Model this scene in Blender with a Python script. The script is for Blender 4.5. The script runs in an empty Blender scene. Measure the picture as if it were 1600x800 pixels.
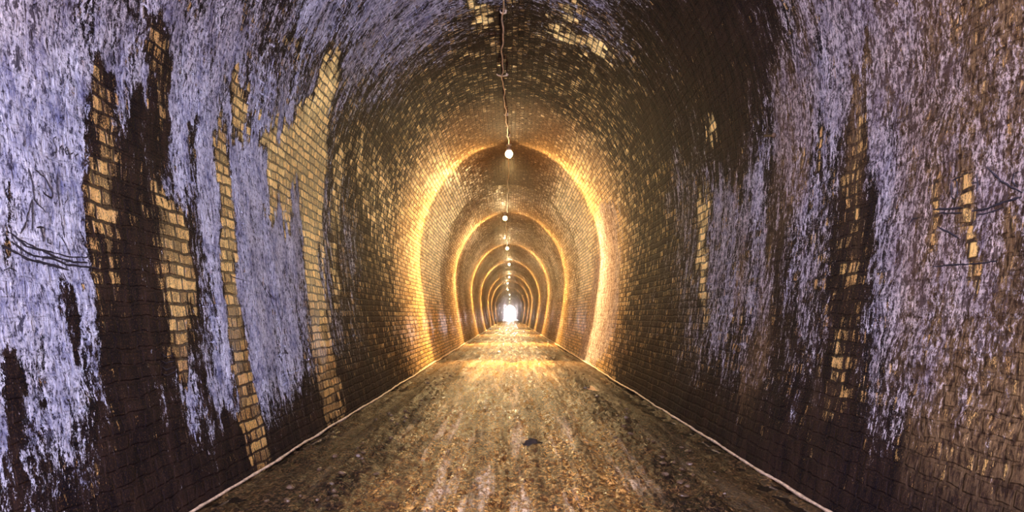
import bpy, bmesh, math, random
import numpy as np
from mathutils import Vector, Matrix

random.seed(7)
rng = np.random.default_rng(7)
scene = bpy.context.scene
COL = scene.collection

# ------------------------------------------------------------------ camera
F = 1000.0                 # focal length in pixels of the 1600 px wide frame
VX, VY = 797.0, 493.0      # where the tunnel axis meets the picture
CAM_Z = 1.25
cam_data = bpy.data.cameras.new('camera')
cam = bpy.data.objects.new('camera', cam_data)
COL.objects.link(cam)
cam.location = (0, 0, CAM_Z)
cam.rotation_euler = (math.pi / 2, 0, 0)
cam_data.sensor_width = 36
cam_data.lens = 36 * F / 1600
cam_data.shift_x = (800 - VX) / 1600
cam_data.shift_y = (VY - 400) / 1600
cam_data.clip_start = 0.05
cam_data.clip_end = 1500
scene.camera = cam

# ------------------------------------------------------------------ world, light, exposure
scene.view_settings.view_transform = 'Standard'
scene.view_settings.look = 'None'
scene.view_settings.gamma = 1
scene.view_settings.exposure = 0.0
scene.view_settings.use_curve_mapping = False
world = bpy.data.worlds.new('overcast_sky')
scene.world = world
world.use_nodes = True
wbg = world.node_tree.nodes['Background']
wbg.inputs[0].default_value = (0.72, 0.70, 1.0, 1)
wt = world.node_tree
_tc = wt.nodes.new('ShaderNodeTexCoord'); _sp = wt.nodes.new('ShaderNodeSeparateXYZ')
_mr = wt.nodes.new('ShaderNodeMapRange'); _mr.interpolation_type = 'SMOOTHSTEP'
wt.links.new(_tc.outputs['Generated'], _sp.inputs[0]); wt.links.new(_sp.outputs[1], _mr.inputs['Value'])
# overcast sky, much brighter around the low sun beyond the far portal
_mr.inputs['From Min'].default_value = .85; _mr.inputs['From Max'].default_value = .995
_mr.inputs['To Min'].default_value = 31.0; _mr.inputs['To Max'].default_value = 380.0
wt.links.new(_mr.outputs[0], wbg.inputs[1])

TUNNEL_START, TUNNEL_END = -4.5, 290.0
MIST = .0011
LAMP_WATT = 8000.0
LAMP_COLOR = (1.0, 0.71, 0.33)
FAN_ALONG = [(-1, .30), (-.75, .34), (-.45, .42), (-.22, .72), (-.06, 1.0), (.02, .95), (.09, .14), (.3, .06), (1, .03)]   # by direction along the tunnel
FAN_ELEV = [(-1, 1.6), (-.9, 1.25), (-.7, .85), (-.3, .36), (0, .10), (.4, .03), (1, .006)]                                # by elevation

sun = bpy.data.lights.new('sun', 'SUN'); sun.energy = 16.0; sun.angle = .01; sun.color = (.72, .80, 1.0)
sun_o = bpy.data.objects.new('sun', sun); COL.objects.link(sun_o)
sun_o.rotation_euler = (math.radians(-87.6), 0, 0)      # low sun beyond the far portal

def portal_light(name, y, rx):
    l = bpy.data.lights.new(name, 'AREA')
    l.shape = 'RECTANGLE'; l.size = 4.8; l.size_y = 5.8
    l.cycles.is_portal = True
    o = bpy.data.objects.new(name, l); COL.objects.link(o)
    o.location = (0, y, 2.85); o.rotation_euler = (rx, 0, 0)
portal_light('daylight_near_portal', TUNNEL_START, math.pi / 2)      # shines towards +y
portal_light('daylight_far_portal', TUNNEL_END, -math.pi / 2)

# ------------------------------------------------------------------ helpers
def link(o, parent=None):
    COL.objects.link(o)
    if parent: o.parent = parent
    return o

def mesh_obj(name, verts, faces, mat=None, parent=None, smooth=True):
    me = bpy.data.meshes.new(name)
    me.from_pydata([tuple(v) for v in verts], [], [tuple(f) for f in faces])
    if mat: me.materials.append(mat)
    if smooth: me.polygons.foreach_set('use_smooth', [True] * len(me.polygons))
    me.update()
    return link(bpy.data.objects.new(name, me), parent)

def bm_obj(name, bm, mat=None, parent=None, smooth=True):
    me = bpy.data.meshes.new(name); bm.to_mesh(me); bm.free()
    if mat: me.materials.append(mat)
    if smooth: me.polygons.foreach_set('use_smooth', [True] * len(me.polygons))
    return link(bpy.data.objects.new(name, me), parent)

def empty(name, loc):
    o = bpy.data.objects.new(name, None); o.location = loc
    o.empty_display_size = 0.1
    return link(o)

def tag(o, label=None, cat=None, group=None, kind=None):
    if label: o['label'] = label
    if cat: o['category'] = cat
    if group: o['group'] = group
    if kind: o['kind'] = kind
    return o

def tube_data(pts, radius, n=6):
    """tube along a polyline; radius may be a list"""
    pts = [Vector(p) for p in pts]
    vs, fs = [], []
    m = len(pts)
    for i, p in enumerate(pts):
        d = (pts[min(i + 1, m - 1)] - pts[max(i - 1, 0)])
        d = d.normalized() if d.length > 1e-9 else Vector((0, 1, 0))
        ref = Vector((0, 0, 1)) if abs(d.z) < .9 else Vector((1, 0, 0))
        a = d.cross(ref).normalized(); b = d.cross(a).normalized()
        r = radius[i] if isinstance(radius, (list, tuple)) else radius
        for k in range(n):
            t = 2 * math.pi * k / n
            vs.append(p + a * (r * math.cos(t)) + b * (r * math.sin(t)))
    for i in range(m - 1):
        for k in range(n):
            fs.append((i * n + k, i * n + (k + 1) % n, (i + 1) * n + (k + 1) % n, (i + 1) * n + k))
    fs.append(tuple(range(n))); fs.append(tuple((m - 1) * n + k for k in reversed(range(n))))
    return vs, fs

def merge_data(parts):
    vs, fs = [], []
    for v, f in parts:
        o = len(vs); vs += list(v); fs += [tuple(i + o for i in ff) for ff in f]
    return vs, fs

def lathe_data(prof, n=20, axis_z0=0.0):
    vs, fs = [], []
    for (r, z) in prof:
        for k in range(n):
            t = 2 * math.pi * k / n
            vs.append((r * math.cos(t), r * math.sin(t), z + axis_z0))
    for i in range(len(prof) - 1):
        for k in range(n):
            fs.append((i * n + k, i * n + (k + 1) % n, (i + 1) * n + (k + 1) % n, (i + 1) * n + k))
    return vs, fs

# value noise on a lattice, vectorised
def vnoise(x, y, seed=0):
    xi = np.floor(x).astype(np.int64); yi = np.floor(y).astype(np.int64)
    xf = x - xi; yf = y - yi
    def h(a, b):
        n = (a * 374761393 + b * 668265263 + seed * 144665) & 0xffffffff
        n = ((n ^ (n >> 13)) * 1274126177) & 0xffffffff
        n = n ^ (n >> 16)
        return (n & 0xffffff) / float(0xffffff)
    sx = xf * xf * (3 - 2 * xf); sy = yf * yf * (3 - 2 * yf)
    a = h(xi, yi) * (1 - sx) + h(xi + 1, yi) * sx
    b = h(xi, yi + 1) * (1 - sx) + h(xi + 1, yi + 1) * sx
    return a * (1 - sy) + b * sy
def fbm(x, y, seed=0, oct=4):
    s = 0; a = .5; t = 0
    for i in range(oct):
        s = s + a * vnoise(x * 2 ** i, y * 2 ** i, seed + i * 17); t += a; a *= .5
    return s / t

# ------------------------------------------------------------------ node helpers
class NT:
    def __init__(self, name):
        self.mat = bpy.data.materials.new(name); self.mat.use_nodes = True
        self.t = self.mat.node_tree; self.n = self.t.nodes; self.l = self.t.links
        self.bsdf = self.n['Principled BSDF']
    def put(self, sock, v):
        if isinstance(v, bpy.types.NodeSocket): self.l.new(v, sock)
        elif v is not None:
            if hasattr(sock.default_value, '__len__') and not isinstance(v, (tuple, list)):
                v = (v,) * len(sock.default_value)
            sock.default_value = v
    def math(self, op, a, b=None, c=None, clamp=False):
        m = self.n.new('ShaderNodeMath'); m.operation = op; m.use_clamp = clamp
        self.put(m.inputs[0], a)
        if b is not None: self.put(m.inputs[1], b)
        if c is not None: self.put(m.inputs[2], c)
        return m.outputs[0]
    def noise(self, vec, scale=1, detail=4, rough=.55, dist=0.0):
        m = self.n.new('ShaderNodeTexNoise'); m.noise_dimensions = '3D'
        self.put(m.inputs['Vector'], vec); self.put(m.inputs['Scale'], scale)
        self.put(m.inputs['Detail'], detail); self.put(m.inputs['Roughness'], rough)
        self.put(m.inputs['Distortion'], dist)
        return m.outputs['Fac']
    def mapping(self, vec, scale=(1, 1, 1), loc=(0, 0, 0)):
        m = self.n.new('ShaderNodeMapping'); self.put(m.inputs['Vector'], vec)
        self.put(m.inputs['Scale'], scale); self.put(m.inputs['Location'], loc)
        return m.outputs[0]
    def step(self, v, lo, hi, a=0.0, b=1.0):
        m = self.n.new('ShaderNodeMapRange'); m.interpolation_type = 'SMOOTHSTEP'
        self.put(m.inputs['Value'], v)
        self.put(m.inputs['From Min'], lo); self.put(m.inputs['From Max'], hi)
        self.put(m.inputs['To Min'], a); self.put(m.inputs['To Max'], b)
        return m.outputs[0]
    def mix(self, fac, a, b, mode='MIX'):
        m = self.n.new('ShaderNodeMix'); m.data_type = 'RGBA'; m.blend_type = mode
        self.put(m.inputs[0], fac)
        self.put(m.inputs[6], a if isinstance(a, bpy.types.NodeSocket) else (*a, 1))
        self.put(m.inputs[7], b if isinstance(b, bpy.types.NodeSocket) else (*b, 1))
        return m.outputs[2]
    def bump(self, h, dist, strength=1.0, normal=None):
        m = self.n.new('ShaderNodeBump'); self.put(m.inputs['Height'], h)
        m.inputs['Distance'].default_value = dist; m.inputs['Strength'].default_value = strength
        if normal is not None: self.put(m.inputs['Normal'], normal)
        return m.outputs[0]

def simple(name, col, rough=.6, metal=0.0, var=.25, scale=30):
    s = NT(name)
    g = s.n.new('ShaderNodeTexCoord').outputs['Object']
    n = s.noise(g, scale, 5)
    c = s.mix(s.step(n, .3, .7), tuple(x * (1 - var) for x in col), tuple(min(1, x * (1 + var)) for x in col))
    s.put(s.bsdf.inputs['Base Color'], c); s.put(s.bsdf.inputs['Roughness'], rough)
    s.put(s.bsdf.inputs['Metallic'], metal)
    s.put(s.bsdf.inputs['Normal'], s.bump(n, .002, .5))
    return s.mat

# ------------------------------------------------------------------ materials
def wall_material():
    s = NT('limewashed_brick')
    uv = s.n.new('ShaderNodeUVMap'); uv.uv_map = 'metres'
    at = s.n.new('ShaderNodeAttribute'); at.attribute_name = 'coating'
    sep = s.n.new('ShaderNodeSeparateColor'); s.l.new(at.outputs['Color'], sep.inputs[0])
    L, G, T = sep.outputs[0], sep.outputs[1], sep.outputs[2]     # lime, clean brick, tan patina
    v = uv.outputs[0]
    # run-down streaks: long up the wall, narrow along it
    warp = s.noise(s.mapping(v, (3, 3, 1)), 1, 3)
    vw = s.n.new('ShaderNodeVectorMath'); vw.operation = 'ADD'
    s.put(vw.inputs[0], v)
    wv = s.n.new('ShaderNodeCombineXYZ'); s.put(wv.inputs[0], s.math('MULTIPLY', s.math('SUBTRACT', warp, .5), .12))
    s.l.new(wv.outputs[0], vw.inputs[1]); vv = vw.outputs[0]
    st1 = s.noise(s.mapping(vv, (9, 2.1, 1)), 1, 8, .70)
    st2 = s.noise(s.mapping(vv, (40, 15, 1), (3, 7, 1)), 1, 5, .7)
    grain = s.noise(s.mapping(v, (150, 80, 1)), 1, 3, .7)
    broad = s.noise(s.mapping(v, (1.3, .6, 1)), 1, 3)
    n = s.math('ADD', s.math('MULTIPLY', st1, 1.15), s.math('ADD', s.math('MULTIPLY', st2, 1.1),
        s.math('ADD', s.math('MULTIPLY', grain, .7), s.math('MULTIPLY', broad, .35))))   # mean 1.65
    lime_v = s.math('ADD', s.math('SUBTRACT', n, 1.65), s.math('MULTIPLY', s.math('SUBTRACT', L, .5), .75))
    lime = s.step(lime_v, -.04, .05)
    gn = s.math('ADD', s.math('MULTIPLY', s.noise(s.mapping(vv, (26, 4, 1), (9, 1, 1)), 1, 6, .7), 1.3), s.math('MULTIPLY', grain, .6))
    gold = s.step(s.math('ADD', s.math('SUBTRACT', gn, .95), s.math('MULTIPLY', s.math('SUBTRACT', G, .5), .75)), -.05, .08)
    # bricks, courses slightly uneven
    bw = s.n.new('ShaderNodeVectorMath'); bw.operation = 'ADD'
    s.put(bw.inputs[0], v)
    b3 = s.n.new('ShaderNodeCombineXYZ')
    s.put(b3.inputs[0], s.math('MULTIPLY', s.math('SUBTRACT', s.noise(s.mapping(v, (5, 5, 1)), 1, 2), .5), .07))
    s.put(b3.inputs[1], s.math('MULTIPLY', s.math('SUBTRACT', s.noise(s.mapping(v, (5, 5, 1), (4, 4, 4)), 1, 2), .5), .06))
    s.l.new(b3.outputs[0], bw.inputs[1])
    BWID, BROW = .21, .092
    br = s.n.new('ShaderNodeTexBrick'); s.l.new(bw.outputs[0], br.inputs['Vector'])
    br.offset = .5; br.squash = .5; br.squash_frequency = 2; br.inputs['Scale'].default_value = 1
    br.inputs['Brick Width'].default_value = BWID; br.inputs['Row Height'].default_value = BROW
    br.inputs['Mortar Size'].default_value = .014; br.inputs['Mortar Smooth'].default_value = .5
    br.inputs['Color1'].default_value = (1.0, .60, .16, 1); br.inputs['Color2'].default_value = (.80, .40, .10, 1)
    br.inputs['Mortar'].default_value = (.020, .010, .012, 1); br.inputs['Bias'].default_value = -.1
    mort = br.outputs['Fac']
    # one random number per brick, in the same bond
    sx = s.n.new('ShaderNodeSeparateXYZ'); s.l.new(bw.outputs[0], sx.inputs[0])
    row = s.math('FLOOR', s.math('DIVIDE', sx.outputs[1], BROW))
    odd = s.math('MODULO', row, 2)
    wid = s.math('MULTIPLY', s.math('ADD', s.math('MULTIPLY', odd, .5), .5), BWID)
    shift = s.math('MULTIPLY', s.math('MULTIPLY', s.math('SUBTRACT', 1, odd), .5), wid)
    colm = s.math('FLOOR', s.math('DIVIDE', s.math('ADD', sx.outputs[0], shift), wid))
    wn = s.n.new('ShaderNodeTexWhiteNoise'); wn.noise_dimensions = '2D'
    cb = s.n.new('ShaderNodeCombineXYZ'); s.put(cb.inputs[0], colm); s.put(cb.inputs[1], row); s.l.new(cb.outputs[0], wn.inputs['Vector'])
    rnd = wn.outputs['Value']
    deep = T
    gold = s.step(s.math('ADD', s.math('ADD', s.math('SUBTRACT', gn, .95), s.math('MULTIPLY', s.math('SUBTRACT', G, .5), .75)),
        s.math('MULTIPLY', s.math('SUBTRACT', rnd, .5), .16)), -.06, .10)
    eaten = s.step(s.math('ADD', s.math('MULTIPLY', s.noise(s.mapping(vv, (75, 11, 1), (2, 2, 7)), 1, 6, .8), .6), s.math('ADD', s.math('MULTIPLY', grain, .4), s.math('MULTIPLY', s.math('SUBTRACT', rnd, .5), .10))), s.math('SUBTRACT', .485, s.math('MULTIPLY', T, .05)), s.math('SUBTRACT', .55, s.math('MULTIPLY', T, .05)))
    brick_clean = s.mix(eaten, s.mix(.92, br.outputs['Color'], (.05, .022, .012)), br.outputs['Color'])
    soot = s.mix(s.step(st1, .38, .66), (.006, .004, .007), (.036, .019, .015))
    soot = s.mix(s.math('MULTIPLY', s.step(grain, .54, .66), .6), soot, (.17, .085, .03))
    soot = s.mix(s.math('MULTIPLY', s.step(T, .55, .85), s.step(G, .12, .35)), soot, s.mix(s.step(st2, .38, .60), (.05, .026, .014), (.30, .18, .08)))
    base = s.mix(gold, soot, brick_clean)
    # limewash tones
    lt = s.step(s.math('ADD', s.math('MULTIPLY', st2, .5), s.math('MULTIPLY', s.noise(s.mapping(v, (6, 3, 1), (1, 2, 3)), 1, 5, .65), .5)), .36, .62)
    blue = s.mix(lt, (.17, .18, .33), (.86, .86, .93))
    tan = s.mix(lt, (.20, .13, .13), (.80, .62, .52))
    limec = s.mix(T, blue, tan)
    fl = s.noise(s.mapping(vv, (44, 24, 1), (5, 5, 5)), 1, 6, .8)
    fl2 = s.noise(s.mapping(vv, (17, 7, 1), (8, 5, 5)), 1, 6, .75)
    fth = s.math('SUBTRACT', .535, s.math('MULTIPLY', T, .05))
    fleck = s.math('MULTIPLY', s.math('MAXIMUM', s.step(s.math('SUBTRACT', fl, fth), 0, .05), s.step(s.math('SUBTRACT', fl2, fth), .03, .07)), .9)
    limec = s.mix(fleck, limec, s.mix(T, (.030, .026, .055), (.060, .028, .016)))
    crack = s.math('SUBTRACT', 1, s.step(mort, .2, .8, 0, .12))
    limec = s.mix(crack, s.mix(.6, limec, (.05, .04, .05)), limec)
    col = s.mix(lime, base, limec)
    s.put(s.bsdf.inputs['Base Color'], col)
    s.put(s.bsdf.inputs['Roughness'], s.math('SUBTRACT', .68, s.math('MULTIPLY', s.math('MULTIPLY', gold, s.math('SUBTRACT', 1, lime)), .40)))
    gloss = s.math('MULTIPLY', s.math('MULTIPLY', gold, s.math('SUBTRACT', 1, lime)), s.math('MULTIPLY', s.math('SUBTRACT', 1, mort), s.math('ADD', .15, s.math('MULTIPLY', eaten, .85))))
    s.put(s.bsdf.inputs['Specular IOR Level'], s.math('ADD', .06, s.math('MULTIPLY', gloss, .9)))
    h = s.math('ADD', s.math('MULTIPLY', lime, .45),
        s.math('ADD', s.math('MULTIPLY', s.math('SUBTRACT', 1, mort), s.math('SUBTRACT', .75, s.math('MULTIPLY', lime, .45))),
        s.math('ADD', s.math('MULTIPLY', st2, 1.0), s.math('MULTIPLY', st1, 1.0))))
    s.put(s.bsdf.inputs['Normal'], s.bump(grain, .004, .6, s.bump(h, .022, .9)))
    return s.mat

def floor_material():
    s = NT('wet_gravel')
    g = s.n.new('ShaderNodeTexCoord').outputs['Object']
    peb = s.n.new('ShaderNodeTexVoronoi'); peb.inputs['Scale'].default_value = 48; s.l.new(g, peb.inputs['Vector'])
    peb2 = s.n.new('ShaderNodeTexVoronoi'); peb2.inputs['Scale'].default_value = 16; s.l.new(g, peb2.inputs['Vector'])
    rut = s.noise(s.mapping(g, (5.5, .55, 1)), 1, 4, .6)
    patch = s.noise(s.mapping(g, (1.3, .8, 1)), 1, 5, .6)
    fine = s.noise(s.mapping(g, (1, .7, 1)), 42, 6, .8)
    at = s.n.new('ShaderNodeAttribute'); at.attribute_name = 'edge'
    edge = at.outputs['Fac']
    sepc = s.n.new('ShaderNodeSeparateColor'); s.l.new(peb.outputs['Color'], sepc.inputs[0])
    c = s.mix(s.step(sepc.outputs[0], .35, .8), (.26, .10, .022), (1.0, .52, .13))
    c = s.mix(s.step(s.math('ADD', fine, s.math('MULTIPLY', s.math('SUBTRACT', rut, .5), -.25)), .45, .54), s.mix(.9, c, (.02, .011, .007)), c)
    dark = s.step(s.math('ADD', s.math('MULTIPLY', patch, .6), s.math('MULTIPLY', s.noise(s.mapping(g, (9, 5, 1)), 1, 5, .7), .4)), .46, .58)
    c = s.mix(s.math('MULTIPLY', dark, .55), c, s.mix(s.step(fine, .50, .58), (.03, .016, .008), (.34, .16, .045)))
    rut_glint = s.noise(s.mapping(g, (6.5, .35, 1), (3, 3, 3)), 1, 5, .62)
    c = s.mix(s.math('MULTIPLY', s.step(rut_glint, .52, .42), .7), c, s.mix(.7, c, (.10, .045, .012)))
    c = s.mix(s.math('MULTIPLY', s.math('MULTIPLY', s.step(rut_glint, .54, .64), s.step(fine, .54, .48)), .9), c, (1.0, .72, .42))  # pale streaks: wheel ruts with wet specular glints painted into the colour
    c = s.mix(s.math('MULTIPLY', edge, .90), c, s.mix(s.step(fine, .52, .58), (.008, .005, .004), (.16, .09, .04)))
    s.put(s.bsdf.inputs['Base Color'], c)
    r = s.math('ADD', s.math('ADD', s.step(rut, .42, .58, .10, .36), s.math('MULTIPLY', patch, .12)), s.math('MULTIPLY', edge, .15))
    s.put(s.bsdf.inputs['Roughness'], r)
    s.put(s.bsdf.inputs['Specular IOR Level'], s.math('SUBTRACT', .38, s.math('MULTIPLY', edge, .25)))
    h = s.math('ADD', s.math('MULTIPLY', s.math('SUBTRACT', 1, peb.outputs['Distance']), .5),
        s.math('ADD', s.math('MULTIPLY', fine, .5), s.math('MULTIPLY', rut, .5)))
    s.put(s.bsdf.inputs['Normal'], s.bump(h, .02, 1.0))
    return s.mat

def water_material():
    s = NT('standing_water')
    g = s.n.new('ShaderNodeTexCoord').outputs['Object']
    s.put(s.bsdf.inputs['Base Color'], (.018, .012, .009, 1))
    s.put(s.bsdf.inputs['Roughness'], .06)
    s.put(s.bsdf.inputs['IOR'], 1.4)
    s.put(s.bsdf.inputs['Normal'], s.bump(s.noise(s.mapping(g, (5, 9, 1)), 1, 3), .004, .5))
    return s.mat

M_WALL = wall_material()
M_FLOOR = floor_material()
M_WATER = water_material()
M_LIP = simple('pale_lip', (.72, .52, .34), .5, 0, .35, 25)
M_CABLE = simple('dusty_pale_conduit', (.75, .55, .36), .45, 0, .3, 12)
M_STEEL = simple('galvanised_steel', (.42, .36, .28), .45, .6, .3, 40)
M_RUST = simple('rusty_iron', (.09, .045, .02), .7, .3, .5, 50)
M_SCRATCH = simple('dark_scratch', (.022, .016, .022), .8, 0, .4, 60)
M_STONE = simple('wet_dark_stone', (.11, .065, .035), .28, 0, .6, 18)
M_MUD = simple('wet_black_mud', (.03, .018, .010), .8, 0, .5, 14)
M_PORTAL = simple('grey_stone_blocks', (.42, .42, .42), .8)
gm = NT('lit_lamp_glass')
gm.put(gm.bsdf.inputs['Base Color'], (1, .9, .7, 1))
gm.put(gm.bsdf.inputs['Emission Color'], (1.0, .80, .46, 1))
gm.put(gm.bsdf.inputs['Emission Strength'], 14.0)
M_GLOW = gm.mat

# ------------------------------------------------------------------ tunnel profile
RW = 2.40                        # half width at the widest level
Z_SPRING = CAM_Z + .60 * RW      # widest level
RISE = 1.27 * RW                 # spring to crown
W_FOOT = 2.00                    # half width at the floor
def profile_curve():
    pts = []
    for z in np.linspace(-.12, Z_SPRING, 120, endpoint=False):
        t = (Z_SPRING - z) / Z_SPRING
        pts.append((RW - (RW - W_FOOT) * t ** 1.5, z))
    for a in np.linspace(0, math.pi / 2, 300):
        pts.append((RW * math.cos(a), Z_SPRING + RISE * math.sin(a)))
    right = np.array(pts)
    left = right[::-1].copy(); left[:, 0] *= -1
    allp = np.vstack([left[::-1], right[::-1][1:]])      # left foot -> crown -> right foot
    d = np.r_[0, np.cumsum(np.hypot(*np.diff(allp, axis=0).T))]
    return allp, d
PP, PD = profile_curve()
ARC = PD[-1]
def prof(u):
    return np.interp(u, PD, PP[:, 0]), np.interp(u, PD, PP[:, 1])
PANG = np.arctan2(PP[:, 1] - CAM_Z, PP[:, 0])
PANG = np.where(PANG < -math.pi / 2, PANG + 2 * math.pi, PANG)   # left foot ~ 5pi/4 decreasing to right foot
def px_to_wall(px, py):
    """surface coordinates (u round the arch, y along the tunnel) of a direction seen from the camera"""
    dx = (px - VX) / F; dz = (VY - py) / F
    a = np.arctan2(dz, dx); a = np.where(a < -math.pi / 2, a + 2 * math.pi, a)
    u = np.interp(-a, -PANG, PD)
    x, z = prof(u)
    r = np.hypot(x, z - CAM_Z)
    return u, r / np.hypot(dx, dz)

def wobble(u, y):
    """unevenness of the old lining, metres, inward positive"""
    return (fbm(y * .45, u * .5, 3, 3) - .5) * .07 + (fbm(y * 3.2, u * 2.4, 9, 3) - .5) * .022

# ---- coating layout: how much limewash survives, on a coarse grid, plus individual bare strips
LG = np.array([
 #0    100  200  300  400  500  600  700  800  900 1000 1100 1200 1300 1400 1500 1600
 [.72, .62, .46, .56, .46, .58, .62, .52, .28, .42, .38, .06, .42, .66, .60, .45, .30],
 [.80, .72, .50, .70, .44, .44, .52, .30, .06, .22, .30, .10, .44, .70, .62, .50, .40],
 [.90, .84, .50, .80, .70, .52, .18, .05, .00, .04, .14, .38, .56, .66, .62, .55, .45],
 [.90, .84, .42, .78, .80, .52, .08, .00, .00, .00, .06, .46, .66, .42, .66, .55, .48],
 [.86, .80, .30, .60, .82, .52, .05, .00, .00, .00, .06, .46, .56, .40, .62, .55, .44],
 [.82, .76, .34, .62, .78, .48, .05, .00, .00, .00, .08, .42, .46, .36, .56, .50, .36],
 [.66, .68, .36, .66, .76, .40, .05, .00, .00, .00, .08, .28, .36, .30, .50, .44, .22],
 [.52, .58, .22, .40, .56, .20, .00, .00, .00, .00, .00, .12, .20, .20, .40, .22, .12],
 [.34, .40, .10, .10, .10, .00, .00, .00, .00, .00, .00, .00, .08, .10, .14, .10, .06]])
def grid_at(px, py):
    gx = np.clip(px / 100, 0, 15.999); gy = np.clip(py / 100, 0, 7.999)
    i = gx.astype(int); j = gy.astype(int); fx = gx - i; fy = gy - j
    return (LG[j, i] * (1 - fx) + LG[j, i + 1] * fx) * (1 - fy) + (LG[j + 1, i] * (1 - fx) + LG[j + 1, i + 1] * fx) * fy
# strips: (channel, strength, soft edge px, [(x, y, half width), ...]) followed down the wall
STRIPS = [
 # lefthand wall, bare golden brick
 ('brick', .62, 10, [(150, 130, 10), (152, 260, 14), (160, 400, 18), (176, 560, 14)]),
 ('brick', .85, 7, [(150, 268, 10), (160, 300, 24), (190, 330, 22)]),
 ('brick', .80, 7, [(175, 285, 12), (215, 325, 16)]),
 ('brick', .95, 7, [(252, 322, 16), (262, 400, 24), (268, 470, 26), (272, 560, 18)]),
 ('brick', .80, 6, [(168, 380, 12), (186, 440, 16)]),
 ('brick', .52, 4, [(244, 20, 8), (248, 160, 6), (250, 270, 3)]),
 ('brick', .95, 5, [(338, 190, 3), (343, 260, 5), (347, 330, 6), (354, 430, 9), (368, 540, 12), (390, 640, 12), (411, 722, 10)]),
 ('brick', .80, 5, [(368, 140, 6), (374, 180, 8), (372, 215, 4)]),
 ('brick', 1.1, 5, [(520, 95, 4), (504, 140, 9), (488, 175, 20), (482, 215, 24), (484, 260, 22), (486, 300, 14), (486, 345, 11), (488, 400, 9), (494, 480, 9), (506, 560, 11), (523, 650, 9)]),
 ('brick', 1.1, 5, [(408, 205, 10), (440, 225, 16), (470, 250, 18)]),
 ('brick', .90, 4, [(440, 235, 8), (443, 300, 6), (446, 360, 3)]),
 ('brick', .90, 4, [(418, 215, 6), (422, 270, 4), (424, 340, 3)]),
 ('brick', .66, 4, [(530, 235, 6), (528, 300, 3), (524, 380, 2), (530, 470, 2)]),
 ('brick', .55, 10, [(560, 225, 14), (590, 300, 20), (604, 380, 14)]),
 ('brick', .5, 4, [(8, 300, 3), (6, 400, 5)]),
 ('brick', .55, 8, [(205, 500, 20), (225, 560, 14)]),
 # dark seepage
 ('dark', .80, 14, [(222, 180, 10), (212, 300, 24), (206, 420, 30), (214, 560, 44), (230, 680, 50), (250, 780, 60)]),
 ('dark', .9, 5, [(20, 560, 8), (32, 640, 9), (36, 800, 8)]),
 ('dark', .7, 5, [(96, 420, 4), (104, 480, 9), (116, 540, 7)]),
 ('dark', .7, 5, [(300, 560, 4), (335, 640, 8), (370, 700, 12)]),
 ('dark', .5, 5, [(300, 180, 6), (298, 330, 6), (312, 470, 8), (318, 560, 8)]),
 ('dark', .6, 4, [(470, 600, 3), (478, 640, 5)]),
 ('dark', .8, 30, [(1060, 30, 30), (1140, 60, 60), (1150, 150, 30), (1130, 230, 10)]),
 ('dark', .7, 18, [(1030, 170, 20), (1050, 210, 16)]),
 ('dark', .5, 10, [(1210, 250, 6), (1218, 420, 9), (1222, 560, 14)]),
 ('dark', .7, 8, [(1340, 210, 10), (1335, 300, 16), (1330, 450, 16), (1316, 560, 18), (1300, 680, 16)]),
 ('brick', .47, 9, [(1350, 90, 6), (1345, 180, 8), (1336, 300, 10), (1330, 450, 10), (1318, 560, 14), (1306, 660, 12)]),
 ('brick', .75, 3, [(1284, 190, 2), (1282, 290, 3)]),
 ('brick', .8, 3, [(1461, 300, 2), (1458, 360, 3), (1456, 420, 3)]),
 ('brick', .85, 3, [(1508, 262, 3), (1512, 310, 3), (1512, 420, 4)]),
 ('brick', .9, 3, [(1110, 185, 3), (1113, 215, 3)]),
 ('brick', .8, 4, [(1100, 300, 3), (1096, 400, 3), (1100, 500, 2)]),
 ('brick', .5, 5, [(1585, 370, 8), (1590, 400, 8)]),
 # the vault
 ('brick', .8, 5, [(735, 0, 5), (760, 30, 5)]),
 ('brick', .9, 3, [(858, 28, 2), (895, 48, 5), (930, 72, 5), (960, 98, 2)]),
 ('brick', .8, 4, [(880, 0, 3), (905, 14, 4)]),
 # pale lime low on the right wall, the lamp ring's highlight painted in
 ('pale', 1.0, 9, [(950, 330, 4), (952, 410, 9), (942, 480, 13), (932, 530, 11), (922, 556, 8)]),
]
def strip_field(px, py, pts, soft):
    """1 inside the strip falling to 0; all strips are followed along their centre line"""
    best = np.full(px.shape, 1e9)
    for (x0, y0, w0), (x1, y1, w1) in zip(pts[:-1], pts[1:]):
        dx, dy = x1 - x0, y1 - y0
        t = np.clip(((px - x0) * dx + (py - y0) * dy) / (dx * dx + dy * dy), 0, 1)
        d = np.hypot(px - x0 - t * dx, py - y0 - t * dy) - (w0 + (w1 - w0) * t)
        best = np.minimum(best, d)
    return np.clip(1 - best / soft, 0, 1)

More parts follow.
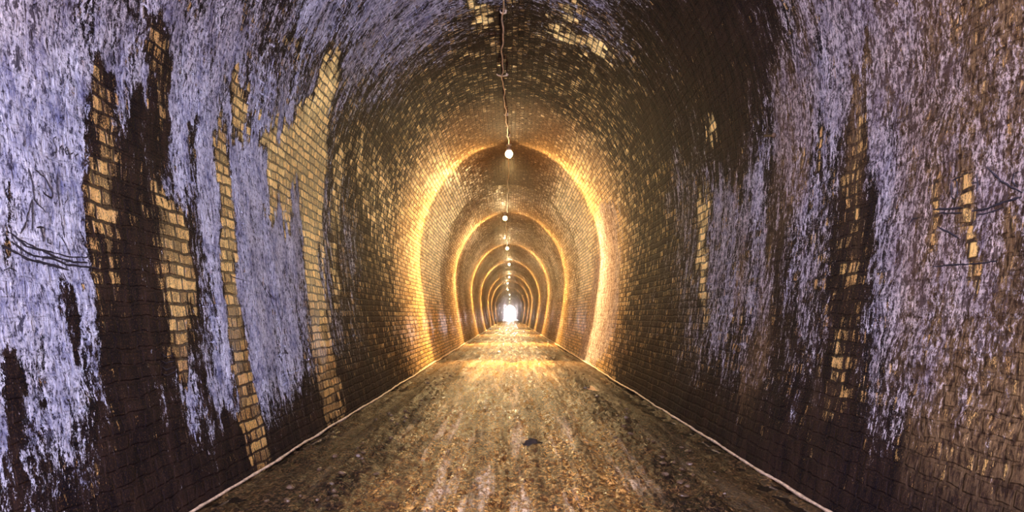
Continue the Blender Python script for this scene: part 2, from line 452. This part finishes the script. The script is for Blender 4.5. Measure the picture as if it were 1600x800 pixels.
def coating(u, y):
    """per-vertex (lime, clean brick, tan patina)"""
    x, z = prof(u)
    ys = np.maximum(y, 2.2)
    px = VX + F * x / ys; py = VY - F * (z - CAM_Z) / ys
    inview = (y > 2.0)
    k = np.sqrt(4.0 / ys)
    wx = ((fbm(y * 9, u * 1.3, 51, 4) - .5) * 34 + (fbm(y * 30, u * 9, 52, 3) - .5) * 16) * k
    wy = ((fbm(y * 14, u * 2.5, 53, 3) - .5) * 130) * k
    px = px + wx; py = py + wy
    L = grid_at(px, py)
    G = np.full(u.shape, .30)
    # past the first dozen metres the lime has gone and the brick is bare
    deep = np.clip((y - 9.5) / 4.5, 0, 1)
    crown = np.clip((z - 4.9) / .8, 0, 1)
    L = L * (1 - deep * .92)
    G = G + np.clip((y - 11) / 5, 0, 1) * (.34 - .40 * crown)
    foot = np.clip(1 - z / .75, 0, 1)
    L = L - foot * np.where(x < 0, np.clip(.10 + (y - 3.4) * .22, .10, .42), .30)
    G = G - foot * .22 * np.clip((14 - y) / 5, 0, 1)
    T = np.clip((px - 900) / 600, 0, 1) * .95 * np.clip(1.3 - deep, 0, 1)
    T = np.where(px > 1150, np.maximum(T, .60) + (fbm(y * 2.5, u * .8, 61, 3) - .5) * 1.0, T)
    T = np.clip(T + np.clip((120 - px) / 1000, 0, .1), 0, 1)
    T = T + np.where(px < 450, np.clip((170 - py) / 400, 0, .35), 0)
    T = np.clip(T + deep * .8, 0, 1)
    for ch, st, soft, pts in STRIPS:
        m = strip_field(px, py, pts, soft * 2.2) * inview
        if ch == 'brick':
            G = np.maximum(G, m * st * .84); L = L * (1 - m * (.85 if st > .5 else .5))
        elif ch == 'dark':
            G = G * (1 - m * .7 * st); L = L * (1 - m * st * .85)
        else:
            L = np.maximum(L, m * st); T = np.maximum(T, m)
    # leftover crust beyond
    L = np.where(y > 22, .12 + .25 * fbm(y * .30, u * .4, 5, 3), L)
    G = np.where(y > 22, .50 + .35 * (fbm(y * .5, u * .8, 6, 3) - .5) - .12 * crown, G)
    return np.stack([np.clip(L, 0, 1), np.clip(G, 0, 1.2), T], -1)

Y_NEAR = np.arange(TUNNEL_START, 1.9, .12)
ys = [1.9]
while ys[-1] < TUNNEL_END:
    ys.append(ys[-1] + max(.02, .0062 * ys[-1]))
ys[-1] = TUNNEL_END
YS = np.r_[Y_NEAR, ys]
YS[0] = TUNNEL_START
NU = 430
US = np.linspace(0, ARC, NU)

def lining(name, i0, i1):
    us = US[i0:i1 + 1]
    U, Y = np.meshgrid(us, YS)
    X, Z = prof(U)
    e = 1e-3
    xa, za = prof(np.clip(U + e, 0, ARC)); xb, zb = prof(np.clip(U - e, 0, ARC))
    tx, tz = xa - xb, za - zb; l = np.hypot(tx, tz); tx /= l; tz /= l
    w = wobble(U, Y)
    X2 = X + tz * w * 1.0; Z2 = Z - tx * w
    co = np.stack([X2, Y, Z2], -1).reshape(-1, 3)
    ny, nu = U.shape
    idx = np.arange(ny * nu).reshape(ny, nu)
    q = np.stack([idx[:-1, :-1], idx[1:, :-1], idx[1:, 1:], idx[:-1, 1:]], -1).reshape(-1, 4)
    me = bpy.data.meshes.new(name)
    me.vertices.add(len(co)); me.vertices.foreach_set('co', co.ravel())
    me.loops.add(q.size); me.loops.foreach_set('vertex_index', q.ravel().astype(np.int32))
    me.polygons.add(len(q)); me.polygons.foreach_set('loop_start', np.arange(0, q.size, 4, dtype=np.int32))
    me.update(calc_edges=True)
    me.polygons.foreach_set('use_smooth', np.ones(len(q), bool))
    uvl = me.uv_layers.new(name='metres')
    uvv = np.stack([Y, U], -1).reshape(-1, 2)[q.ravel()]
    uvl.data.foreach_set('uv', uvv.ravel().astype(np.float32))
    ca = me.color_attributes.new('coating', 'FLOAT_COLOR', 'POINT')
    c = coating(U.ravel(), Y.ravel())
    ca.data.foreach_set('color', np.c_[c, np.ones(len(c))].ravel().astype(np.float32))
    me.materials.append(M_WALL)
    me.validate()
    o = link(bpy.data.objects.new(name, me))
    o['kind'] = 'structure'
    return o
iL = int(NU * .34); iR = NU - 1 - iL
wall_left = lining('wall_left', 0, iL)
ceiling = lining('ceiling', iL, iR)
wall_right = lining('wall_right', iR, NU - 1)

def wall_point(u, y, inset=0.0):
    """point on the uneven lining, inset towards the axis"""
    x, z = prof(u); xa, za = prof(min(u + 1e-3, ARC)); xb, zb = prof(max(u - 1e-3, 0))
    tx, tz = xa - xb, za - zb; l = math.hypot(tx, tz); tx /= l; tz /= l
    w = float(wobble(np.array([u]), np.array([y]))[0]) + inset
    return Vector((float(x) + tz * w, float(y), float(z) - tx * w))

# ------------------------------------------------------------------ floor
def floor_height(X, Y):
    n = fbm(X * 1.5, Y * .9, 21, 4) - .5
    n2 = fbm(X * 9, Y * 9, 22, 3) - .5
    rut = fbm(X * 5.0, Y * .35, 23, 3) - .5
    crown = .045 - np.clip((np.abs(X + n * .5) - 1.0) / .55, 0, 1) * (.040 + (n2 + n) * .09)
    clod = np.clip((np.abs(X) - .95) / .3, 0, 1) * np.clip((1.75 - np.abs(X)) / .3, 0, 1)
    lump = np.abs(fbm(X * 13, Y * 11, 24, 3) - .5) * 2
    pit = np.clip(fbm(X * 22, Y * 14, 25, 2) - .52, 0, 1)
    wide = np.clip(1.7 - np.abs(X), 0, .5) * 2
    return crown + n * .03 + n2 * (.03 + .08 * clod) + rut * .06 - (lump * .04 + pit * .07) * wide * np.clip(18 / (Y + 8), .2, 1) + .012 - np.clip(np.abs(X) - 1.62, 0, .2) * .10
FX = np.linspace(-2.12, 2.12, 340)
X, Y = np.meshgrid(FX, YS)
Z = floor_height(X, Y)
co = np.stack([X, Y, Z], -1).reshape(-1, 3)
idx = np.arange(X.size).reshape(X.shape)
q = np.stack([idx[:-1, :-1], idx[:-1, 1:], idx[1:, 1:], idx[1:, :-1]], -1).reshape(-1, 4)
fm = bpy.data.meshes.new('floor')
fm.vertices.add(len(co)); fm.vertices.foreach_set('co', co.ravel())
fm.loops.add(q.size); fm.loops.foreach_set('vertex_index', q.ravel().astype(np.int32))
fm.polygons.add(len(q)); fm.polygons.foreach_set('loop_start', np.arange(0, q.size, 4, dtype=np.int32))
fm.update(calc_edges=True)
fm.polygons.foreach_set('use_smooth', np.ones(len(q), bool))
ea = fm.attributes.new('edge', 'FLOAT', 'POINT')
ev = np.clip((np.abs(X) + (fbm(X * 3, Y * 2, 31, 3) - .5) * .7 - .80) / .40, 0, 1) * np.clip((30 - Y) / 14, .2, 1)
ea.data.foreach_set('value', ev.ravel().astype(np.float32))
fm.materials.append(M_FLOOR)
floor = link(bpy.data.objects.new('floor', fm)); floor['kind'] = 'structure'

# standing water in the gutter at the foot of each wall
for sx, side in ((-1, 'left'), (1, 'right')):
    vs, fs = [], []
    yy = list(np.arange(TUNNEL_START + .1, 60, .35))
    for i, y in enumerate(yy):
        vs += [(sx * 1.30, y, -.010), (sx * 1.975, y, -.010)]
        if i: fs.append((2 * i - 2, 2 * i, 2 * i + 1, 2 * i - 1) if sx < 0 else (2 * i - 2, 2 * i - 1, 2 * i + 1, 2 * i))
    o = mesh_obj('gutter_water', vs, fs, M_WATER)
    tag(o, 'dark still water lying in the gutter along the foot of the %s wall' % side, 'water', kind='stuff')

# thin pale raised line where the wall meets the floor
for sx, side in ((-1, 'left'), (1, 'right')):
    pts, rad = [], []
    y = TUNNEL_START
    while y < 90:
        u = float(np.interp(.02, PP[:400, 1], PD[:400]))
        if sx > 0: u = ARC - u
        p = wall_point(u, y, .012)
        p.z += .03 * (fbm(np.array([y * 1.7]), np.array([3.0 + sx]), 41, 3)[0] - .5)
        p.x += sx * -.03 * (fbm(np.array([y * .9]), np.array([8.0 + sx]), 42, 3)[0])
        pts.append(p); rad.append(.008 + .006 * random.random() + y * .0003)
        y += .07 if y < 15 else .3
    v, f = tube_data(pts, rad, 6)
    o = mesh_obj('trim_%d' % (1 if sx < 0 else 2), v, f, M_LIP)
    o['kind'] = 'structure'

# ------------------------------------------------------------------ lamps along the crown
LAMPS = [(16.8, -.03), (27.9, -.22), (40.4, -.18), (53.0, -.08), (70.7, -.10), (84.0, -.32),
         (106, -.35), (130, -.10), (163, -.10), (202, -.2), (250, -.2)]
LAMP_H = 4.24 + CAM_Z
WORDS = ['nearest and largest-looking', 'second nearest', 'third nearest', 'fourth nearest', 'fifth nearest', 'sixth nearest',
         'seventh nearest', 'eighth nearest', 'ninth nearest', 'tenth nearest', 'farthest']
def lamp_photometry(l):
    """luminaire throwing its light in a fan across the tunnel, mostly down and sideways, its back side shaded"""
    l.use_nodes = True
    t = l.node_tree; n = t.nodes; k = t.links
    em = n['Emission']
    tc = n.new('ShaderNodeTexCoord'); sp = n.new('ShaderNodeSeparateXYZ'); k.new(tc.outputs['Normal'], sp.inputs[0])
    def curve(sock, pts):
        mr = n.new('ShaderNodeMapRange'); mr.inputs['From Min'].default_value = -1; mr.inputs['From Max'].default_value = 1
        k.new(sock, mr.inputs['Value'])
        c = n.new('ShaderNodeFloatCurve'); k.new(mr.outputs[0], c.inputs['Value'])
        cv = c.mapping.curves[0]
        pts = [((a + 1) / 2, b) for a, b in pts]
        cv.points[0].location = pts[0]; cv.points[1].location = pts[-1]
        for p in pts[1:-1]: cv.points.new(*p)
        for p in cv.points: p.handle_type = 'VECTOR'
        c.mapping.update()
        return c.outputs[0]
    along = curve(sp.outputs[1], FAN_ALONG)
    elev = curve(sp.outputs[2], FAN_ELEV)
    m = n.new('ShaderNodeMath'); m.operation = 'MULTIPLY'; k.new(along, m.inputs[0]); k.new(elev, m.inputs[1])
    k.new(m.outputs[0], em.inputs['Strength'])
def make_lamp(x, y, words):
    root = empty('tunnel_lamp', (x, y, LAMP_H))
    tag(root, '%s glowing amber lamp hanging under the crown of the vault' % words, 'lamp', 'lamps along the crown of the tunnel')
    top = Z_SPRING + RISE * math.sqrt(1 - (x / RW) ** 2) - LAMP_H
    return root, top
def lamp_parts(root, top):
    v, f = lathe_data([(0, top + .03), (.075, top + .03), (.08, top - .02), (.05, top - .045), (0, top - .045)], 20)
    mesh_obj('mounting_box', v, f, M_STEEL, root)
    v, f = lathe_data([(.014, top - .03), (.014, .13)], 10)
    mesh_obj('stem', v, f, M_STEEL, root)
    v, f = lathe_data([(0, .16), (.05, .155), (.075, .13), (.08, .085), (.06, .085), (0, .09)], 24)
    mesh_obj('lamp_cap', v, f, M_STEEL, root)
    prof_ = [(0.0, .09)] + [(.10 * math.sin(a), .0 + .10 * math.cos(a)) for a in np.linspace(.45, math.pi - .001, 14)]
    v, f = lathe_data(prof_, 24)
    g = mesh_obj('glass_globe', v, f, M_GLOW, root)
    return g
for i, (y, x) in enumerate(LAMPS):
    root, top = make_lamp(x, y, WORDS[i])
    g = lamp_parts(root, top)
    l = bpy.data.lights.new('lamp_light', 'POINT')
    l.energy = LAMP_WATT * (1 if y < 120 else .25); l.color = LAMP_COLOR; l.shadow_soft_size = .05
    lamp_photometry(l)
    lo = bpy.data.objects.new('lamp_light', l); COL.objects.link(lo)
    lo.location = (x, y, LAMP_H - .12)

# ------------------------------------------------------------------ cable along the crown
def crown_z(x): return Z_SPRING + RISE * math.sqrt(1 - (x / RW) ** 2)
def cable_x(y):
    if y < 9.2: b = -.095
    elif y < 12: b = -.095 - .045 * math.sin((y - 9.2) / 2.8 * math.pi * .5)
    else: b = -.14 + (y - 12) / 4.8 * .11
    return b
pts = []
y = 9.0
while y < 16.6:
    pts.append(Vector((cable_x(y) + .012 * math.sin(y * 5.1) + .008 * math.sin(y * 11), y, crown_z(cable_x(y)) - .045 - .02 * (.5 + .5 * math.sin(y * 3.9)))))
    y += .12
v1 = tube_data(pts, .013, 8)
cable = empty('electric_cable', (0, 12, 5.7))
tag(cable, 'thin pale wavy cable strung along the crown of the vault towards the nearest lamp', 'cable')
def at_world(o, parent):
    o.parent = parent; o.matrix_parent_inverse = Matrix.Translation(-Vector(parent.location))
o = mesh_obj('conduit', *v1, M_CABLE); at_world(o, cable)
def clip(y, w):
    cx = cable_x(y); z = crown_z(cx)
    bm = bmesh.new()
    prev = None
    nseg = 8
    rows = []
    for k in range(nseg + 1):
        t = k / nseg * 2 - 1
        x_ = cx + t * w
        zz = z - .05 + .02 * t * t + (.012 if abs(t) > .9 else 0)
        rows.append([bm.verts.new((x_, y + dy, zz + dz)) for dy, dz in ((-.012, -.008), (.012, -.008), (.012, .008), (-.012, .008))])
    for a, b in zip(rows[:-1], rows[1:]):
        for k in range(4): bm.faces.new((a[k], b[k], b[(k + 1) % 4], a[(k + 1) % 4]))
    bm.faces.new(rows[0]); bm.faces.new(rows[-1][::-1])
    # bolt up into the vault
    bmesh.ops.create_cone(bm, cap_ends=True, segments=8, radius1=.012, radius2=.012, depth=.10, matrix=Matrix.Translation((cx + w * .7, y, z - .0)))
    return bm_obj('cable_clip', bm, M_CABLE, None, False)
for yy, w in ((11.85, .11), (9.4, .05), (14.2, .05), (15.9, .05)):
    at_world(clip(yy, w), cable)
for (ya, xa), (yb, xb), wd in ((( 17.0, -.02), (27.6, -.12), 'beyond the nearest lamp'), ((28.2, -.2), (40.1, -.18), 'between the second and third lamps')):
    pts = []
    n = int((yb - ya) / .25)
    for k in range(n + 1):
        t = k / n; y = ya + (yb - ya) * t; x_ = xa + (xb - xa) * t + .015 * math.sin(y * 2.3)
        pts.append(Vector((x_, y, crown_z(x_) - .05 - .03 * (.5 + .5 * math.sin(y * 3.1)))))
    c = mesh_obj('electric_cable', *tube_data(pts, .014, 6), M_CABLE)
    tag(c, 'thin pale cable on the crown of the vault %s' % wd, 'cable')

# ------------------------------------------------------------------ scratched marks on the walls
def scratch(parent, name, lines, r=.006, label=None):
    parts = []
    for ln in lines:
        rr = r
        if isinstance(ln[0], (int, float)): rr = ln[0]; ln = ln[1:]
        # resample, slightly ragged
        pts = []
        for (a, b) in zip(ln[:-1], ln[1:]):
            k = max(2, int(math.hypot(b[0] - a[0], b[1] - a[1]) / 5))
            for j in range(k):
                t = j / k; pts.append((a[0] + (b[0] - a[0]) * t, a[1] + (b[1] - a[1]) * t))
        pts.append(ln[-1])
        P, R = [], []
        for i, (px, py) in enumerate(pts):
            u, yy = px_to_wall(px + random.uniform(-.6, .6), py + random.uniform(-.6, .6))
            P.append(wall_point(float(u), float(yy), .000)); R.append(.72 * rr * random.uniform(.6, 1.3) * (.5 if i in (0, len(pts) - 1) else 1))
        parts.append(tube_data(P, R, 5))
    v, f = merge_data(parts)
    o = mesh_obj(name, v, f, M_SCRATCH, parent)
    if label: o['label'] = label
    return o
scratch(wall_left, 'scratched_letters', [
    # a name cut small into the lime
    [(82, 214), (78, 217), (79, 224), (84, 231), (83, 239), (77, 239)],
    [(88, 228), (88, 242)], [(88, 232), (92, 227), (94, 244)],
    [(97, 237), (101, 236), (98, 230), (96, 236), (98, 242), (101, 241)],
    [(104, 238), (104, 250)], [(104, 242), (109, 238)],
    [(110, 240), (115, 252)], [(118, 240), (111, 246)],
    [(121, 246), (125, 250), (121, 257)],
    # large letter
    [.007, (38, 264), (44, 290), (46, 312), (55, 322), (65, 332)],
    [.007, (48, 266), (64, 280), (77, 303), (75, 310), (66, 306), (60, 300)],
    [.006, (43, 312), (36, 345), (28, 366)], [(44, 312), (45, 360)],
    [(85, 268), (84, 290), (88, 325)], [(100, 300), (101, 312), (96, 318)],
    [.008, (52, 356), (63, 356)], [.007, (58, 356), (60, 366), (63, 378)],
    [(70, 372), (70, 380), (76, 382)], [(89, 335), (96, 372)], [(86, 366), (96, 380), (106, 402)], [(88, 378), (88, 392)],
    ], .0045, 'letters scratched dark into the pale lime')
scratch(wall_left, 'scratched_lines', [
    [(12, 364), (30, 376), (52, 388), (80, 396), (104, 402), (128, 403), (136, 400)],
    [.008, (12, 364), (38, 386), (60, 392), (82, 402), (110, 410), (132, 411)],
    [.008, (14, 378), (34, 392), (48, 400), (76, 404), (98, 414), (130, 418), (150, 420)],
    [.009, (0, 384), (16, 392), (40, 405), (60, 410), (84, 417), (104, 423)],
    [(4, 423), (12, 419), (24, 424)],
    ], .0055)
scratch(wall_left, 'scratched_loops', [
    [(250, 552), (258, 557), (268, 556)], [(250, 562), (258, 568), (270, 564)], [(250, 572), (260, 578), (272, 572)], [(252, 583), (262, 587), (272, 581)],
    [(148, 592), (152, 589), (154, 593), (151, 597), (148, 592)],
    [(415, 455), (428, 470), (436, 500), (440, 520)], [(355, 430), (366, 436), (380, 440)], [(404, 440), (412, 456), (420, 466)],
    ], .006)
scratch(wall_right, 'scratched_letters', [
    [.006, (1489, 283), (1494, 280), (1508, 276)], [(1489, 285), (1488, 306)], [(1497, 281), (1499, 296), (1498, 308), (1493, 312), (1488, 306)],
    [(1520, 286), (1530, 286)], [(1528, 274), (1530, 288), (1528, 300)],
    [(1596, 268), (1586, 272), (1584, 284), (1592, 292)],
    ], .0055, 'letters scratched dark into the tan crust')
scratch(wall_right, 'scratched_lines', [
    [.008, (1460, 327), (1480, 327), (1506, 325)], [.007, (1465, 333), (1505, 333)],
    [.008, (1520, 330), (1545, 326), (1560, 319), (1599, 308)], [.006, (1526, 336), (1550, 332), (1570, 324)],
    [(1420, 352), (1428, 342), (1438, 340)], [.008, (1465, 354), (1480, 362), (1498, 372)],
    [(1458, 417), (1490, 414), (1530, 412), (1560, 408)], [.007, (1545, 262), (1566, 283), (1600, 302)],
    ], .006)
# small bits fixed in the wall
def spike():
    u, y = px_to_wall(1193, 212); p = wall_point(float(u), float(y), -.02)
    u2, y2 = px_to_wall(1216, 211); 
    q = wall_point(float(u2), float(y2), .03)
    pts = [p, p.lerp(q, .35) + Vector((-.02, 0, 0)), q]
    v, f = tube_data(pts, [.012, .016, .010], 8)
    a = Vector(q); 
    head = lathe_data([(0, -.012), (.022, -.012), (.024, 0), (.018, .010), (0, .012)], 10)
    d = (pts[2] - pts[1]).normalized(); rot = d.to_track_quat('Z', 'Y').to_matrix()
    hv = [rot @ Vector(x) + a for x in head[0]]
    o = mesh_obj('iron_spike', *merge_data([(v, f), (hv, head[1])]), M_RUST)
    tag(o, 'short rusty iron spike sticking out high on the right wall', 'spike')
spike()

# ------------------------------------------------------------------ loose stones
def stone_mesh(seed):
    r = random.Random(seed)
    bm = bmesh.new(); bmesh.ops.create_icosphere(bm, subdivisions=2, radius=1)
    sx, sy, sz = r.uniform(.8, 1.3), r.uniform(.7, 1.1), r.uniform(.45, .75)
    planes = [Vector((r.gauss(0, 1), r.gauss(0, 1), r.gauss(0, 1))).normalized() for _ in range(7)]
    for v in bm.verts:
        c = v.co.copy()
        for p in planes:
            d = c.dot(p)
            if d > .72: c -= p * (d - .72)
        v.co = Vector((c.x * sx, c.y * sy, c.z * sz))
    me = bpy.data.meshes.new('stone'); bm.to_mesh(me); bm.free(); me.materials.append(M_STONE)
    return me
stones = [stone_mesh(k) for k in range(8)]
placed = []
def fh(x, y): return float(floor_height(np.array([x]), np.array([y]))[0])
for sx, side in ((-1, 'left'), (1, 'right')):
    for k in range(95):
        y = 4.2 + 15 * random.random() ** 1.3
        x = sx * min(1.78, max(.92, random.gauss(1.33, .17)))
        while any(math.hypot(x - a, y - b) < .11 for a, b in placed):
            y = 4.2 + 15 * random.random() ** 1.3; x = sx * min(1.78, max(.92, random.gauss(1.33, .17)))
        placed.append((x, y))
        s = random.choice((.016, .02, .025, .032)) * random.uniform(.8, 1.25)
        o = link(bpy.data.objects.new('stone', stones[k % 8]))
        o.location = (x, y, max(fh(x, y), -.01) + s * .25); o.scale = (s, s, s)
        o.rotation_euler = (random.uniform(-.3, .3), random.uniform(-.3, .3), random.uniform(0, 6.28))
        tag(o, 'small dark wet stone lying along the %s edge of the gravel path' % side, 'stone', 'loose stones along the %s edge of the path' % side)
def clod(name, x, y, r, h, label):
    bm = bmesh.new(); bmesh.ops.create_icosphere(bm, subdivisions=4, radius=1)
    for v in bm.verts:
        n = float(fbm(np.array([v.co.x * 2 + 5]), np.array([v.co.y * 2 + 5 + v.co.z]), 77, 3)[0])
        k = .6 + .8 * n
        if v.co.z > 0: k *= 1 - .5 * min(1, abs(v.co.x))
        v.co = Vector((v.co.x * r * k * 1.3, v.co.y * r * k, v.co.z * h * k))
    o = bm_obj(name, bm, M_MUD); o.location = (x, y, fh(x, y) + h * .15)
    tag(o, label, 'mud')
clod('mud_clod', .20, 6.05, .085, .045, 'flat black clod of mud in the middle of the gravel path')
clod('mud_clod', .08, 16.6, .16, .05, 'dark mud heap on the gravel below the nearest lamp')

# ------------------------------------------------------------------ the far portal and outside
def portal_ring():
    n = 60
    us = np.linspace(0, ARC, n); x, z = prof(us)
    vs, fs = [], []
    cx, cz = 0, 2.4
    for i in range(n):
        ox, oz = (x[i] - cx) * 1.0, (z[i] - cz)
        l = math.hypot(ox, oz)
        k = 1 + 5.0 / l
        for (kk, yy) in ((1.0, 0), (k, 0), (k, 1.2), (1.0, 1.2)):
            vs.append((cx + ox * kk, TUNNEL_END + yy, max(cz + oz * kk, -.3)))
    for i in range(n - 1):
        for k in range(4):
            fs.append((i * 4 + k, i * 4 + (k + 1) % 4, (i + 1) * 4 + (k + 1) % 4, (i + 1) * 4 + k))
    o = mesh_obj('wall_portal', vs, fs, M_PORTAL, None, False); o['kind'] = 'structure'
portal_ring()
o = mesh_obj('ground', [(-30, TUNNEL_END, -.05), (30, TUNNEL_END, -.05), (30, TUNNEL_END + 80, -.05), (-30, TUNNEL_END + 80, -.05)], [(0, 1, 2, 3)], M_PORTAL, None, False)
o['kind'] = 'structure'

# thin mist hanging in the deeper part of the tunnel
for tint, dens, y0, y1, lab in (((1, .84, .62, 1), MIST, 15.5, 117.9, 'thin golden haze hanging between the lamps'),
                          ((.72, .82, 1, 1), MIST * 9, 118, 289.8, 'pale bluish haze in front of the far portal')):
    hm = bpy.data.materials.new('mist'); hm.use_nodes = True
    t = hm.node_tree; t.nodes.remove(t.nodes['Principled BSDF'])
    vs_ = t.nodes.new('ShaderNodeVolumeScatter'); vs_.inputs['Density'].default_value = dens
    vs_.inputs['Anisotropy'].default_value = .5; vs_.inputs['Color'].default_value = tint
    t.links.new(vs_.outputs[0], t.nodes['Material Output'].inputs['Volume'])
    # body of air with the section of the tunnel, just clear of the lining
    bm = bmesh.new()
    us = np.linspace(.25, ARC - .25, 48); mx, mz = prof(us); mx = mx * .975; mz = np.maximum((mz - 2.7) * .975 + 2.68, .1)
    ra = [bm.verts.new((a, y0, b)) for a, b in zip(mx, mz)]; rb = [bm.verts.new((a, y1, b)) for a, b in zip(mx, mz)]
    for i in range(48):
        j = (i + 1) % 48; bm.faces.new((ra[i], ra[j], rb[j], rb[i]))
    bm.faces.new(ra[::-1]); bm.faces.new(rb); bmesh.ops.recalc_face_normals(bm, faces=bm.faces)
    o = bm_obj('mist', bm, hm, None, False); tag(o, lab, 'haze', kind='stuff')
